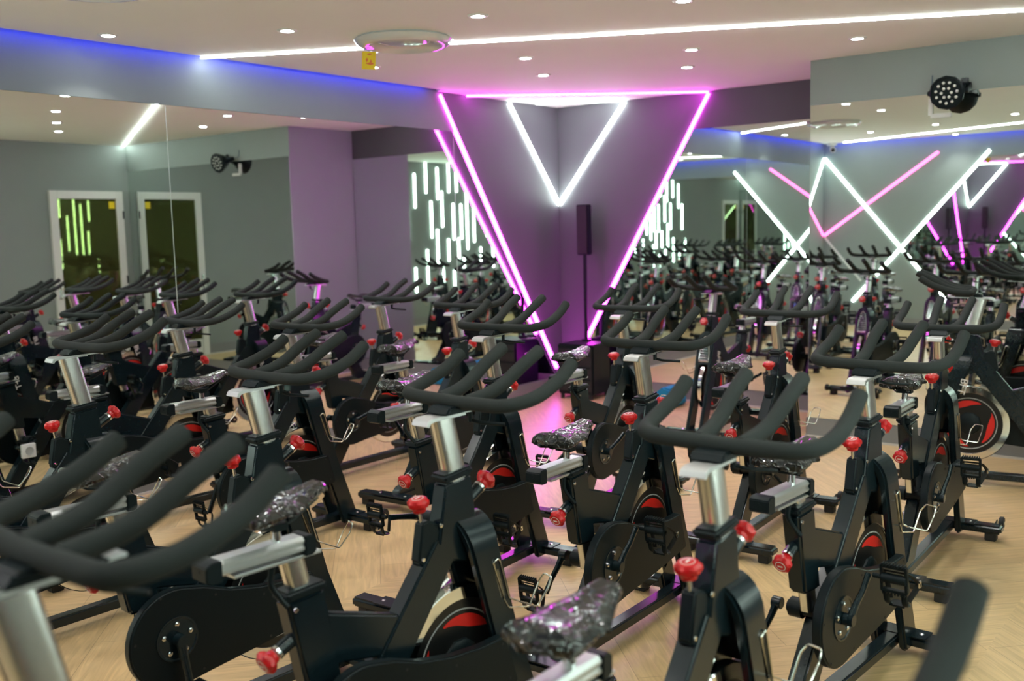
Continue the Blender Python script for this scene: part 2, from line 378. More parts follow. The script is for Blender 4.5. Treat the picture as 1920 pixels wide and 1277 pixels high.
# ------------------------------------------------------------------ ceiling fittings
def downlight():
    m = MB(); m.lathe([(0.030, -0.006), (0.050, -0.010), (0.060, -0.004), (0.060, 0.0), (0.030, 0.0)], (0, 0, 0), (0, 0, 1), 28, True)
    t = m.build('downlight', 'plastic_white')
    m = MB(); m.lathe([(0.0, -0.0075), (0.040, -0.0075), (0.042, -0.004), (0.0, -0.004)], (0, 0, 0), (0, 0, 1), 28); m.build('lens', 'led_bulb', t)
    return t
DL = [(0.32, -5.15, 'recessed downlight at the upper left, closest to the blue-lit wall'), (1.17, -4.50, 'recessed downlight left of the round diffuser'),
 (2.25, -4.02, 'recessed downlight right of the round diffuser, above the long light line'), (3.30, -3.54, 'recessed downlight cut off by the top edge of the picture'),
 (0.56, -3.18, 'recessed downlight right below the yellow card'), (1.59, -2.68, 'recessed downlight just below the long light line, left of a pair'),
 (1.21, -1.93, 'recessed downlight above the white line of the small V'), (2.61, -2.11, 'recessed downlight, upper of the two above the magenta corner on the right'),
 (2.22, -1.43, 'recessed downlight, lower of the two above the magenta corner on the right'), (3.62, -1.68, 'recessed downlight above the projecting wall'),
 (4.20, -3.05, None), (5.00, -2.60, None), (2.32, -4.96, None), (3.40, -4.45, None), (4.45, -3.98, None), (1.32, -7.71, None), (2.29, -7.30, None), (3.34, -6.74, None), (4.40, -6.2, None), (2.07, -9.20, None), (3.2, -8.7, None), (1.3, -6.3, None), (5.3, -5.6, None), (4.6, -8.0, None)]  # None: out of direct view; some read off the mirrors, others added as fill light
d0 = None
hid = 'recessed downlight outside the picture, one of a set partly added as fill'
for i, (x, y, lb) in enumerate(DL):
    d = d0 if i == 0 else None
    if d is None: d = downlight() if i == 0 else copy_tree(d0)
    if i == 0: d0 = d
    d.location = (x, y, H)
    l = bpy.data.lights.new('downlight_beam', 'SPOT'); l.energy = 9.5; l.spot_size = math.radians(115); l.spot_blend = 0.9; l.shadow_soft_size = 0.04; l.color = (1.0, 0.985, 0.95)
    lo = bpy.data.objects.new('downlight_beam', l); COL.objects.link(lo); lo.location = (x, y, H-0.015)
    tag(d, lb or hid, 'downlight', 'recessed downlights' if lb else 'downlights behind the picture')

t = MB(); t.lathe([(0.30, 0.0), (0.312, -0.012), (0.30, -0.030), (0.27, -0.050), (0.245, -0.052), (0.215, -0.030), (0.17, -0.016), (0.10, -0.012), (0.0, -0.012), (0.0, 0.0)], (0, 0, 0), (0, 0, 1), 72)
ac = t.build('ceiling_diffuser', 'diff'); ac.location = (1.47, -3.81, H)
tag(ac, 'large round lacquered air diffuser on the ceiling', 'air vent')
t = MB(); t.lathe([(0.0, -0.035), (0.10, -0.034), (0.155, -0.026), (0.16, -0.022), (0.0, -0.020)], (0, 0, 0), (0, 0, 1), 48); t.build('centre_disc', 'diff', ac)
t = MB()
for k in range(3):
    a = 2*PI*k/3+0.4; t.cyl((0.12*math.cos(a), 0.12*math.sin(a), -0.030), (0.12*math.cos(a), 0.12*math.sin(a), -0.010), 0.006, 8)
t.build('spacer', 'chrome', ac)
ac2 = copy_tree(ac); ac2.location = (1.46, -5.92, H); tag(ac2, 'second round air diffuser, glimpsed at the left edge of the right mirror', 'air vent')
# yellow card hanging on a thread
card = empty('hanging_card', (1.255, -3.905, H-0.045), math.atan2(0.84, -0.55)+PI/2+PI)
card.rotation_euler = (0, 0.07, math.radians(33))
MB().box((0, 0, -0.060-0.015), (0.088, 0.0012, 0.112)).build('card', 'yellow', card, bevel=0.0004)
MB().tube([(0.0, 0, 0.02), (0.002, 0, -0.02)], 0.0012, 6).build('thread', 'plastic_white', card)
m = MB()
def blotch(m, cx, cz, rx, rz, seed):
    rd = random.Random(seed); P = [(cx+math.cos(2*PI*k/11)*rx*rd.uniform(0.7, 1.2), cz+math.sin(2*PI*k/11)*rz*rd.uniform(0.6, 1.2)) for k in range(11)]
    m.prism(P, -0.0014, -0.0007, lambda w_, u, z: (u, w_, z))
blotch(m, 0.004, -0.036, 0.016, 0.006, 1); blotch(m, -0.012, -0.072, 0.008, 0.014, 2); blotch(m, 0.010, -0.094, 0.026, 0.008, 3); blotch(m, 0.014, -0.080, 0.008, 0.010, 4)
m.build('print', 'orange', card)
tag(card, 'small yellow card with an orange print hanging below the round diffuser', 'card')

# dome camera in the reflected corner
m = MB(); m.lathe([(0.0, -0.03), (0.055, -0.03), (0.06, -0.02), (0.06, 0), (0.0, 0.0)], (0, 0, 0), (0, 0, 1), 24)
sc_ = m.build('security_camera', 'plastic_white'); sc_.location = (0.20, -9.30, H); sc_.scale = (1.25, 1.25, 1.25)
m = MB(); m.tube([(0, 0, -0.03), (0.01, 0.02, -0.07), (0.04, 0.07, -0.09)], [0.02, 0.03, 0.035], 16); m.build('camera_body', 'plastic_white', sc_)
m = MB(); m.lathe([(0, 0.0), (0.024, 0.0), (0.024, 0.004), (0, 0.004)], (0.04, 0.07, -0.09), (0.3, 0.5, -0.2), 16); m.build('camera_lens', 'satin', sc_)
tag(sc_, 'white security camera in the ceiling corner seen in the right mirror', 'security camera')

# stage spotlight on the projecting wall
sp = empty('stage_spotlight', (4.07, -1.17, 2.55))
nrm = Vector((-0.02, -0.95, -0.22)).normalized(); a_, b_, d_ = frame_from(nrm)
def loc3(u, v, h): return a_*u + b_*v + d_*h
m = MB(); m.lathe([(0.0, -0.11), (0.06, -0.11), (0.085, -0.07), (0.113, -0.01), (0.116, 0.02), (0.104, 0.028), (0.098, 0.020), (0.0, 0.020)], (0, 0, 0), nrm, 12)
m.build('housing', 'satin', sp, bevel=0.002)
m = MB()
for rr, nn, ph in ((0.070, 11, 0.2), (0.033, 6, 0.0)):
    for k in range(nn):
        a = 2*PI*k/nn+ph; p = loc3(rr*math.cos(a), rr*math.sin(a), 0.020)
        m.lathe([(0.0098, 0.0), (0.0098, 0.004), (0.006, 0.007), (0.0, 0.008)], p, nrm, 12)
m.build('led_lenses', 'lens', sp)
m = MB(); m.tube(fillet([loc3(-0.125, 0, -0.02), loc3(-0.128, 0.02, -0.15), loc3(0.128, 0.02, -0.15), loc3(0.125, 0, -0.02)], 0.03), 0.02, 8, flat=(0.16, 1.0))
m.build('yoke', 'satin', sp)
for q in (-1, 1): MB().cyl(loc3(q*0.112, 0, -0.02), loc3(q*0.134, 0, -0.02), 0.016, 12).build('yoke_knob', 'satin', sp)
m = MB(); m.box((0.07, 0.13, 0.045), (0.05, 0.08, 0.03)); m.box((0.07, 0.180, 0.075), (0.05, 0.010, 0.07)); m.build('wall_bracket', 'black', sp, bevel=0.004)
m = MB(); m.tube(fillet([(-0.06, 0.06, 0.05), (-0.13, 0.14, 0.05), (-0.15, 0.185, 0.07), (-0.15, 0.188, 0.15)], 0.04), 0.0035, 8); m.build('power_cable', 'cable', sp)
tag(sp, 'round black stage spotlight with clear LED lenses on the projecting wall', 'spotlight')
m = MB(); m.box((3.915, STEP-0.014, 2.48), (0.03, 0.012, 0.12)); m.box((3.985, STEP-0.014, 2.415), (0.14, 0.012, 0.03))
tag(m.build('cable_trunking', 'plastic_white', bevel=0.002), 'angled white cable trunking left of the black spotlight', 'cable trunking')

# door in the right wall
m = MB(); x = BX-0.01
m.box((x, dy0+0.05, dzt/2), (0.06, 0.10, dzt)); m.box((x, dy1-0.05, dzt/2), (0.06, 0.10, dzt)); m.box((x, (dy0+dy1)/2, dzt-0.05), (0.06, dy1-dy0-0.2, 0.10)); m.box((x+0.01, (dy0+dy1)/2, 0.12), (0.05, dy1-dy0-0.2, 0.24))
m.box((x+0.06, (dy0+dy1)/2, dzt/2), (0.02, dy1-dy0, dzt))
dr = struct('door_1', m, 'plastic_white', bevel=0.004)
MB().box((x+0.005, (dy0+dy1)/2, 1.22), (0.02, dy1-dy0-0.2, 1.97)).build('door_glass', 'glassdark', dr)
m = MB()
for z in (0.4, 1.15, 2.0): m.cyl((x-0.035, dy1-0.01, z-0.05), (x-0.035, dy1-0.01, z+0.05), 0.010, 10)
m.build('hinge', 'satin', dr)
m = MB(); m.box((x-0.035, dy0+0.05, 1.05), (0.012, 0.035, 0.20)); m.tube(fillet([(x-0.04, dy0+0.05, 1.08), (x-0.085, dy0+0.05, 1.08), (x-0.085, dy0+0.17, 1.08)], 0.02), 0.009, 8); m.build('door_handle', 'alu', dr)
MB().box((x-0.008, dy1-0.155, 2.13), (0.002, 0.08, 0.09)).build('sticker', 'yellow', dr)

# wall socket
so = MB().box((0.012, -5.67, 0.44), (0.014, 0.085, 0.085)).build('wall_socket', 'plastic_white', bevel=0.004)
m = MB(); m.lathe([(0.0, 0.0), (0.022, 0.0), (0.023, 0.004), (0.026, 0.004), (0.026, 0.0)], (0.0195, -5.67, 0.44), (1, 0, 0), 24); m.build('socket_insert', 'greyprint', so)
tag(so, 'white wall socket low on the left wall', 'socket')

# ------------------------------------------------------------------ speaker in the corner
sx, sy = 0.455, -0.27
sub = empty('subwoofer', (sx, sy, 0)); sub.rotation_euler = (0, 0, math.radians(4))
m = MB().box((0, 0, 0.295), (0.40, 0.36, 0.50)); m.build('cabinet', 'satin', sub, bevel=0.012)
m = MB().box((0, -0.183, 0.29), (0.37, 0.008, 0.42)); m.build('front_grille', 'rubber', sub, bevel=0.003)
m = MB()
for z in (0.20, 0.32, 0.44): m.box((0, -0.189, z), (0.35, 0.004, 0.02))
m.build('grille_bar', 'satin', sub)
MB().box((0, -0.1895, 0.46), (0.045, 0.003, 0.014)).build('badge', 'greyprint', sub)
for q in ((-1, -1), (-1, 1), (1, -1), (1, 1)): MB().cyl((q[0]*0.16, q[1]*0.16, 0), (q[0]*0.16, q[1]*0.16, 0.045), 0.02, 12).build('foot', 'rubber', sub)
m = MB(); m.box((-0.202, 0.05, 0.38), (0.004, 0.05, 0.05)); m.box((-0.202, -0.01, 0.38), (0.004, 0.05, 0.05)); m.build('plug', 'plastic_white', sub)
tag(sub, 'black subwoofer box on the floor in the magenta corner', 'subwoofer')
cs = empty('column_speaker', (0.405, -0.15, 0.545)); cs.rotation_euler = (0, 0, math.radians(4))
MB().cyl((0, 0, 0), (0, 0, 0.90), 0.019, 20).build('pole', 'satin', cs)
m = MB(); m.cyl((0, 0, 0), (0, 0, 0.02), 0.05, 24); m.build('pole_base', 'satin', cs)
m = MB().prism([(-0.065, -0.05), (0.065, -0.05), (0.05, 0.06), (-0.05, 0.06)], 0.87, 1.37, lambda w_, u, z: (u, z, w_)); m.build('enclosure', 'satin', cs, bevel=0.008)
m = MB().box((0, -0.052, 1.12), (0.11, 0.006, 0.47)); m.build('speaker_grille', 'rubber', cs, bevel=0.002)
tag(cs, 'slim black column speaker on a pole above the subwoofer', 'speaker')
# blue foam block on the floor
m = MB().prism([(-0.13, 0.0), (0.13, 0.0), (0.16, 0.05), (0.10, 0.17), (0.02, 0.19), (-0.10, 0.10)], -0.12, 0.12, lambda w_, u, z: (u, w_, z))
tag(m.build('foam_block', 'blue', bevel=0.015), 'blue foam block on the floor by the front mirror', 'foam block').location = (1.40, -0.30, 0)

# ------------------------------------------------------------------ the exercise bike.  x = to its right, y = forward, z = up
CR = (-0.81, 0.395)       # crank centre (y,z)
FW = (-0.362, 0.392)      # flywheel centre
def make_bike():
    B = empty('exercise_bike')
    sw = lambda pts, w0, w1: MB().prism(pts, w0, w1)
    # frame: head tube, diagonal, gusset, floor rail
    m = MB()
    m.prism([(-0.412, 0.955), (-0.305, 0.968), (-0.285, 0.80), (-0.33, 0.70), (-0.455, 0.74), (-0.435, 0.85)], -0.029, 0.029)
    m.prism([(-0.455, 0.80), (-0.375, 0.74), (-0.62, 0.42), (-0.86, 0.09), (-1.075, 0.085), (-1.03, 0.12), (-0.98, 0.13), (-0.735, 0.46)], -0.030, 0.030)
    m.prism([(-0.855, 0.700), (-0.565, 0.605), (-0.60, 0.50), (-0.80, 0.545), (-0.85, 0.55)], -0.022, 0.022)
    m.prism([(-1.08, 0.04), (-1.08, 0.085), (-0.03, 0.085), (-0.03, 0.04)], -0.030, 0.030)
    frame = m.build('frame', 'black', B, bevel=0.007, seg=3)
    # seat tube with open foot
    m = MB(); m.prism([(-0.982, 0.768), (-0.862, 0.775), (-0.812, 0.482), (-0.925, 0.490)], -0.031, 0.031)
    st = m.build('seat_tube', 'black', B, bevel=0.010, seg=3)
    m = MB(); m.prism([(-0.988, 0.765), (-0.856, 0.772), (-0.858, 0.797), (-0.985, 0.791)], -0.036, 0.036); m.build('tube_collar', 'satin', st, bevel=0.008, seg=3)
    m = MB(); m.lathe([(0, 0.004), (0.006, 0.003), (0.007, 0)], (0.031, -0.958, 0.742), (1, 0, 0), 10); m.build('bolt', 'chrome', st)
    # front fork: two legs and the arched hood
    def uf(z): return interp(z, ((0.03, 0.0), (0.43, -0.150), (0.73, -0.232), (0.85, -0.250)))
    def ur(z): return interp(z, ((0.03, -0.122), (0.43, -0.262), (0.73, -0.350), (0.85, -0.385)))
    def arch(hw, top, spr):      # (w, z) path of an upright arch
        P = [(-hw, 0.03), (-hw, 0.25), (-hw, 0.43), (-hw, 0.58)]
        for k in range(13):
            a = PI*k/12; P.append((-hw*math.cos(a), spr+(top-spr)*math.sin(a)**0.9 if 0 < k < 12 else spr))
        return P+[(hw, 0.58), (hw, 0.43), (hw, 0.25), (hw, 0.03)]
    A_, B_ = arch(0.071, 0.846, 0.735), arch(0.040, 0.806, 0.700)
    m = MB()
    V = [[m.bm.verts.new((w_, f(z), z)) for w_, z in P] for P in (A_, B_) for f in (ur, uf)]   # outer rear, outer front, inner rear, inner front
    for k in range(len(A_)-1):
        for p_, q_ in ((0, 1), (1, 3), (3, 2), (2, 0)): m.bm.faces.new((V[p_][k], V[q_][k], V[q_][k+1], V[p_][k+1]))
    for k in (0, -1): m.bm.faces.new((V[0][k], V[1][k], V[3][k], V[2][k]))
    fork = m.build('fork', 'black', B, bevel=0.009, seg=4, ang=50)
    front = [(uf(z)-0.004, z) for z in (0.575, 0.62, 0.68, 0.735, 0.76, 0.79, 0.815)]
    m = MB(); PW = [(-0.045, 0.585), (-0.045, 0.72), (-0.036, 0.765), (-0.018, 0.80), (0, 0.812), (0.018, 0.80), (0.036, 0.765), (0.045, 0.72), (0.045, 0.585)]
    m.prism(PW, 0.0, 0.010, lambda w_, u, z: (u, uf(z)-0.020+w_, z)); m.build('hood', 'black', B, bevel=0.002)
    # pointed chrome grille with louvres on the hood
    def hood(z):   # y on the hood's face
        for (u0, z0), (u1, z1) in zip(front, front[1:]):
            if z0 <= z <= z1: return u0+(u1-u0)*(z-z0)/(z1-z0)
        return front[0][0]
    m = MB(); ow = lambda z: 0.042*math.sqrt(max(0.0, 1-((z-0.61)/0.195)**2)) if z > 0.61 else 0.042
    zs_ = [0.61+0.195*k/14 for k in range(15)]
    loop = [(ow(z), hood(z)-0.002, z) for z in zs_]+[(-ow(z), hood(z)-0.002, z) for z in zs_[::-1]]
    m.tube(loop, 0.0045, 8, closed=True)
    grille = m.build('vent_grille', 'chrome', B)
    m = MB()
    for k in range(9):
        z = 0.62+k*0.020; wv = ow(z+0.008)-0.006
        if wv > 0.008: m.box((0, hood(z)-0.004, z), (2*wv, 0.006, 0.010), Matrix.Rotation(0.9, 3, 'X'))
    m.build('louvre', 'chrome', grille)
    # lettering on the left leg
    tcv = bpy.data.curves.new('txt', 'FONT'); tcv.body = 'BFT'; tcv.size = 0.062; tcv.extrude = 0.0006
    to = bpy.data.objects.new('txt', tcv); COL.objects.link(to)
    bpy.context.view_layer.update()
    me = bpy.data.meshes.new_from_object(to.evaluated_get(bpy.context.evaluated_depsgraph_get())); bpy.data.objects.remove(to)
    me.materials.clear(); me.materials.append(M['white'])
    ax = Vector((0, 0.235, -0.97)).normalized()          # text runs down the leg
    upv = ax.cross(Vector((-1, 0, 0))).normalized(); upv = -upv
    X = ax; Z = Vector((-1, 0, 0)); Y = Z.cross(X)
    me.transform(Matrix(((X.x, Y.x, Z.x, -0.0716), (X.y, Y.y, Z.y, -0.318), (X.z, Y.z, Z.z, 0.690), (0, 0, 0, 1))))
    lt = bpy.data.objects.new('lettering', me); COL.objects.link(lt); lt.parent = fork
    # stabilisers
    for nm, yc in (('front_stabilizer', -0.05), ('rear_stabilizer', -1.085)):
        m = MB(); m.box((0, yc, 0.063), (0.52, 0.088, 0.042)); s_ = m.build(nm, 'black', B, bevel=0.012, seg=3)
        for sx_ in (-1, 1):
            MB().box((sx_*0.205, yc, 0.022), (0.055, 0.06, 0.044)).build('rubber_foot', 'rubber', s_, bevel=0.004)
            m = MB(); m.lathe([(0.010, 0), (0.010, 0.003), (0.006, 0.007), (0, 0.008)], (sx_*0.10, yc, 0.084), (0, 0, 1), 12); m.build('bolt', 'chrome', s_)
        m = MB(); m.box((0, yc, 0.0845), (0.26, 0.092, 0.005)); m.build('clamp_plate', 'black', s_, bevel=0.002)
        if nm[0] == 'f':
            for sx_ in (-1, 1):
                m = MB(); m.cyl((sx_*0.228, 0.030, 0.078), (sx_*0.252, 0.030, 0.078), 0.032, 20); wl = m.build('transport_wheel', 'rubber', s_, bevel=0.004)
                m = MB(); m.cyl((sx_*0.225, 0.030, 0.078), (sx_*0.255, 0.030, 0.078), 0.009, 12); m.build('axle', 'chrome', wl)
                m = MB(); m.prism([(-0.02, 0.06), (-0.02, 0.085), (0.03, 0.092), (0.042, 0.078), (0.03, 0.062)], sx_*0.218-0.003, sx_*0.218+0.003); m.build('wheel_bracket', 'black', s_)
    # flywheel
    fc = (0, *FW)
    m = MB(); m.lathe([(0.196, -0.017), (0.234, -0.017), (0.238, -0.013), (0.238, 0.013), (0.234, 0.017), (0.196, 0.017), (0.192, 0.010), (0.192, -0.010)], fc, (1, 0, 0), 72, True)
    fw = m.build('flywheel', 'chrome', B)
    m = MB(); m.lathe([(0, -0.012), (0.194, -0.012), (0.194, 0.012), (0, 0.012)], fc, (1, 0, 0), 64); m.build('disc', 'disc', fw)
    m = MB(); pr = MB(); gp = MB()
    for sd in (-1, 1):
        gp.lathe([(0.160, sd*0.0122), (0.165, sd*0.0135), (0.165, sd*0.0122)], fc, (1, 0, 0), 64, True)
        for k in range(3):
            a0 = k*2*PI/3+0.5; P = []
            for j in range(13):
                t_ = j/12; a = a0+t_*1.55; P.append((a, 0.150-0.004*t_))
            Q = []
            for j in range(13):
                t_ = 1-j/12; a = a0+0.12+t_*1.43; Q.append((a, 0.148-0.052*math.sin(PI*min(1, t_*0.92+0.02))**0.8*(1-0.45*t_)))
            poly = [(FW[0]+r_*math.cos(a), FW[1]+r_*math.sin(a)) for a, r_ in P+Q]
            pr.prism(poly, sd*0.0122, sd*0.0134)
        m.lathe([(0, 0.026), (0.060, 0.024), (0.072, 0.018), (0.075, 0.010)], fc, (sd, 0, 0), 10)
    m.build('hub_cover', 'satin', fw); pr.build('red_swoosh', 'redprint', fw); gp.build('silver_ring', 'greyprint', fw)
    # leather brake pad on its arm
    m = MB(); ang = math.radians(128); r_ = 0.236
    def pol(a, r): return (FW[0]+r*math.cos(a), FW[1]+r*math.sin(a))
    P = [pol(math.radians(a), 0.240) for a in range(104, 153, 6)]+[pol(math.radians(a), 0.254) for a in range(152, 103, -6)]
    m.prism(P, -0.018, 0.018); bp = m.build('brake_pad', 'felt', B, bevel=0.002)
    m = MB(); p0, p1 = pol(math.radians(98), 0.274), pol(math.radians(156), 0.274)
    m.tube([(0, *p0), (0, *pol(math.radians(127), 0.268)), (0, *p1)], 0.012, 8, flat=(1.4, 0.6)); m.build('brake_arm', 'alu', bp)
    m = MB()
    for a in (112, 142):
        q0, q1 = pol(math.radians(a), 0.262), pol(math.radians(a), 0.290); m.cyl((0, *q0), (0, *q1), 0.006, 10)
    m.build('brake_bolt', 'chrome', bp)
    # belt cover on the right side
    pts = []
    cyy, czz = CR; R_ = 0.166
    for a in range(80, 281, 10): pts.append((cyy+R_*math.cos(math.radians(a)), czz+R_*math.sin(math.radians(a))))
    pts += [(-0.70, 0.242), (-0.50, 0.262), (-0.34, 0.282), (-0.212, 0.300), (-0.205, 0.312), (-0.252, 0.458), (-0.262, 0.466), (-0.36, 0.464), (-0.48, 0.476), (-0.60, 0.502), (-0.70, 0.540)]
    m = MB(); m.prism(pts[::-1], 0.072, 0.108); bc = m.build('belt_cover', 'satin', B, bevel=0.006, seg=3)
    m = MB(); m.lathe([(0.0, 0.0), (0.066, 0.0), (0.070, 0.003), (0.075, 0.003), (0.075, -0.002)], (0.1085, cyy, czz), (1, 0, 0), 36); hubc = m.build('crank_disc', 'black', bc)
    for k in range(5):
        m = MB(); a = 2*PI*k/5+0.3; m.lathe([(0.0085, 0), (0.0085, 0.003), (0.004, 0.006), (0, 0.0065)], (0.1095, cyy+0.050*math.cos(a), czz+0.050*math.sin(a)), (1, 0, 0), 10); m.build('disc_bolt', 'chrome', hubc)
    for (u, z) in ((-0.86, 0.545), (-0.955, 0.42), (-0.90, 0.27), (-0.72, 0.262), (-0.45, 0.285), (-0.245, 0.325), (-0.275, 0.445), (-0.47, 0.445), (-0.66, 0.50)):
        MB().lathe([(0.0045, 0), (0.0045, 0.0012), (0, 0.002)], (0.1082, u, z), (1, 0, 0), 8).build('cover_screw', 'rubber', bc)
    m = MB(); m.cyl((-0.085, cyy, czz), (0.10, cyy, czz), 0.022, 18); m.cyl((-0.075, cyy, czz), (-0.030, cyy, czz), 0.034, 20); m.cyl((0.03, cyy, czz), (0.074, cyy, czz), 0.034, 20)
    m.build('crank_axle', 'satin', B)
    # cranks and pedals (own origins, so that each bike can have its own crank angle)
    for sd in (1, -1):
        m = MB(); x0 = 0.0; L = 0.165
        m.tube([(x0, 0, 0), (x0+sd*0.006, 0, 0.05), (x0+sd*0.018, 0, 0.11), (x0+sd*0.022, 0, L)], [0.019, 0.015, 0.013, 0.015], 12, flat=(1.0, 0.7))
        m.cyl((x0-sd*0.02, 0, 0), (x0+sd*0.014, 0, 0), 0.021, 16)
        cr = m.build('crank_arm', 'black', B, bevel=0.002); cr.location = (sd*0.130, cyy, czz)
        cr['side'] = sd
        m = MB(); m.cyl((sd*0.015, 0, 0), (sd*0.13, 0, 0), 0.009, 10); m.cyl((sd*0.045, 0, 0), (sd*0.125, 0, 0), 0.016, 12)
        for yy in (-0.042, 0.042):
            m.box((sd*0.085, yy, 0), (0.085, 0.010, 0.018))
            for k in range(8): m.box((sd*(0.050+0.010*k), yy+(0.007 if yy > 0 else -0.007), 0), (0.0052, 0.009, 0.026))
        for xx in (0.045, 0.125): m.box((sd*xx, 0, 0), (0.010, 0.088, 0.016))
        pd = m.build('pedal', 'satin', cr, bevel=0.0015); pd.location = (sd*0.022, 0, L)
        m = MB(); m.tube(fillet([(sd*0.056, 0.045, 0.0), (sd*0.058, 0.095, 0.006), (sd*0.062, 0.104, 0.048), (sd*0.112, 0.104, 0.048), (sd*0.115, 0.095, 0.006), (sd*0.116, 0.045, 0.0)], 0.02), 0.006, 8, flat=(1.8, 0.7))
        m.box((sd*0.087, 0.100, 0.030), (0.05, 0.006, 0.040)); m.build('toe_cage', 'satin', pd)
        m = MB(); m.tube(fillet([(sd*0.055, 0.09, 0.04), (sd*0.042, 0.02, 0.045), (sd*0.040, -0.02, 0.01), (sd*0.13, -0.02, 0.012), (sd*0.145, 0.03, 0.060), (sd*0.114, 0.09, 0.04)], 0.02), 0.007, 8, flat=(1.3, 0.25)); st2 = m.build('pedal_strap', 'rubber', pd)
        MB().box((sd*0.146, 0.03, 0.058), (0.006, 0.022, 0.016)).build('buckle', 'chrome', st2, bevel=0.001)
    # red knobs
    def knob(name, base, d, stem, r=0.030, collar=True, par=B):
        base = Vector(base); d = Vector(d).normalized()
        m = MB(); n = 40; a, b, dd = frame_from(d)
        prof = [(0.010, -0.004), (0.018, 0.0), (0.020, 0.010), (0.028, 0.016), (1.0, 0.022), (1.0, 0.032), (0.024, 0.040), (0.010, 0.0425), (0, 0.043)]
        rings = []
        for rr, h in prof:
            ring = []
            if rr == 0: rings.append([m.bm.verts.new(base+dd*(stem+h))]); continue
            for k in range(n):
                th = 2*PI*k/n; q = (r*(1+0.10*math.cos(6*th))) if rr == 1.0 else rr*r/0.030
                ring.append(m.bm.verts.new(base+dd*(stem+h)+(a*math.cos(th)+b*math.sin(th))*q))
            rings.append(ring)
        m.bm.faces.new(rings[0])
        for A, Bq in zip(rings, rings[1:]):
            for k in range(n):
                k2 = (k+1) % n
                if len(Bq) == 1: m.bm.faces.new((A[k], A[k2], Bq[0]))
                else: m.bm.faces.new((A[k], A[k2], Bq[k2], Bq[k]))
        kb = m.build(name, 'red', par)
        m = MB(); m.lathe([(0.0155, stem+0.0415), (0.0165, stem+0.0425), (0.0175, stem+0.0415)], base, d, 24, True)
        m.box(base+dd*(stem+0.0425), (0.016, 0.005, 0.0012), Matrix((a, b, dd)).transposed()); m.build('knob_print', 'white', kb)
        if collar:
            m = MB(); m.cyl(base-dd*0.02, base+dd*(stem-0.014), 0.019, 18); m.build('knob_sleeve', 'black', kb)
            m = MB(); m.lathe([(0.014, stem-0.016), (0.020, stem-0.014), (0.020, stem-0.005), (0.012, stem-0.004), (0.010, stem)], base, d, 20); m.build('knob_collar', 'chrome', kb)
        else:
            m = MB(); m.cyl(base, base+dd*stem, 0.006, 12); m.build('knob_stem', 'chrome', kb)
        return kb
    knob('handlebar_knob', (0.0, -0.292, 0.885), (0, 0.80, 0.45), 0.062)
    knob('seat_knob', (0.0, -0.955, 0.655), (0, -0.80, -0.36), 0.058)
    # brake lever housing behind the head tube with its own knob
    m = MB(); m.prism([(-0.440, 0.845), (-0.478, 0.862), (-0.500, 0.858), (-0.512, 0.80), (-0.522, 0.745), (-0.510, 0.728), (-0.485, 0.742), (-0.43, 0.80)], -0.020, 0.020); bh = m.build('brake_housing', 'satin', B, bevel=0.006, seg=3)
    m = MB(); m.lathe([(0, 0.0035), (0.006, 0.003), (0.007, 0)], (0.0205, -0.505, 0.752), (1, 0, 0), 10); m.build('bolt', 'chrome', bh)
    m = MB(); m.lathe([(0, 0.0035), (0.006, 0.003), (0.007, 0)], (0.030, -0.44, 0.84), (1, 0, 0), 10); m.build('bolt', 'chrome', bh)
    knob('brake_knob', (0.0, -0.489, 0.855), (0, -0.16, 1.0), 0.035, 0.031, False)
    # handlebar post, collar, slide, bar
    m = MB(); m.prism([(-0.420, 0.958), (-0.300, 0.971), (-0.303, 0.996), (-0.424, 0.983)], -0.036, 0.036); m.build('post_collar', 'satin', B, bevel=0.009, seg=3)
    def oval(cy0, z0, cy1, z1, ry, rx, n=24):
        m = MB(); rings = []
        for cy_, z in ((cy0, z0), (cy1, z1)):
            ring = []
            for k in range(n):
                a = 2*PI*k/n; c_, s_ = math.cos(a), math.sin(a); e = 0.62
                ring.append(m.bm.verts.new((rx*math.copysign(abs(c_)**e, c_), cy_+ry*math.copysign(abs(s_)**e, s_), z)))
            rings.append(ring)
        for k in range(n): m.bm.faces.new((rings[0][k], rings[0][(k+1) % n], rings[1][(k+1) % n], rings[1][k]))
        m.bm.faces.new(rings[0][::-1]); m.bm.faces.new(rings[1]); return m
    hp = oval(-0.345, 0.93, -0.398, 1.150, 0.042, 0.024).build('handlebar_post', 'alu', B)
    m = MB(); m.prism([(-0.485, 1.140), (-0.478, 1.154), (-0.462, 1.160), (-0.33, 1.162), (-0.325, 1.152), (-0.45, 1.150), (-0.468, 1.146), (-0.475, 1.136)], -0.034, 0.034)
    m.prism([(-0.34, 1.155), (-0.34, 1.161), (-0.215, 1.163), (-0.215, 1.157)], -0.024, 0.024)
    hs = m.build('handlebar_slide', 'alu_slide', B, bevel=0.0015)
    m = MB(); m.cyl((0.0, -0.275, 1.12), (0.0, -0.275, 1.158), 0.008, 12); m.tube(fillet([(0.0, -0.275, 1.125), (0.03, -0.265, 1.118), (0.09, -0.22, 1.112)], 0.01), 0.0055, 8); m.build('clamp_lever', 'satin', hs)
    m = MB(); m.prism([(-0.42, 1.162), (-0.25, 1.164), (-0.28, 1.182), (-0.40, 1.185)], -0.045, 0.045)
    hm = m.build('bar_mount', 'satin', B, bevel=0.005)
    r = 0.0205; m = MB()
    base_y, base_z = -0.350, 1.194
    outer = fillet([(-0.237, -0.070, 1.294), (-0.240, -0.135, 1.250), (-0.244, -0.245, 1.210), (-0.215, base_y, base_z+0.002), (0.0, base_y-0.004, base_z-0.002),
                    (0.215, base_y, base_z+0.002), (0.244, -0.245, 1.210), (0.240, -0.135, 1.250), (0.237, -0.070, 1.294)], [0.05, 0.05, 0.065, 0.03, 0.065, 0.05, 0.05], 8)
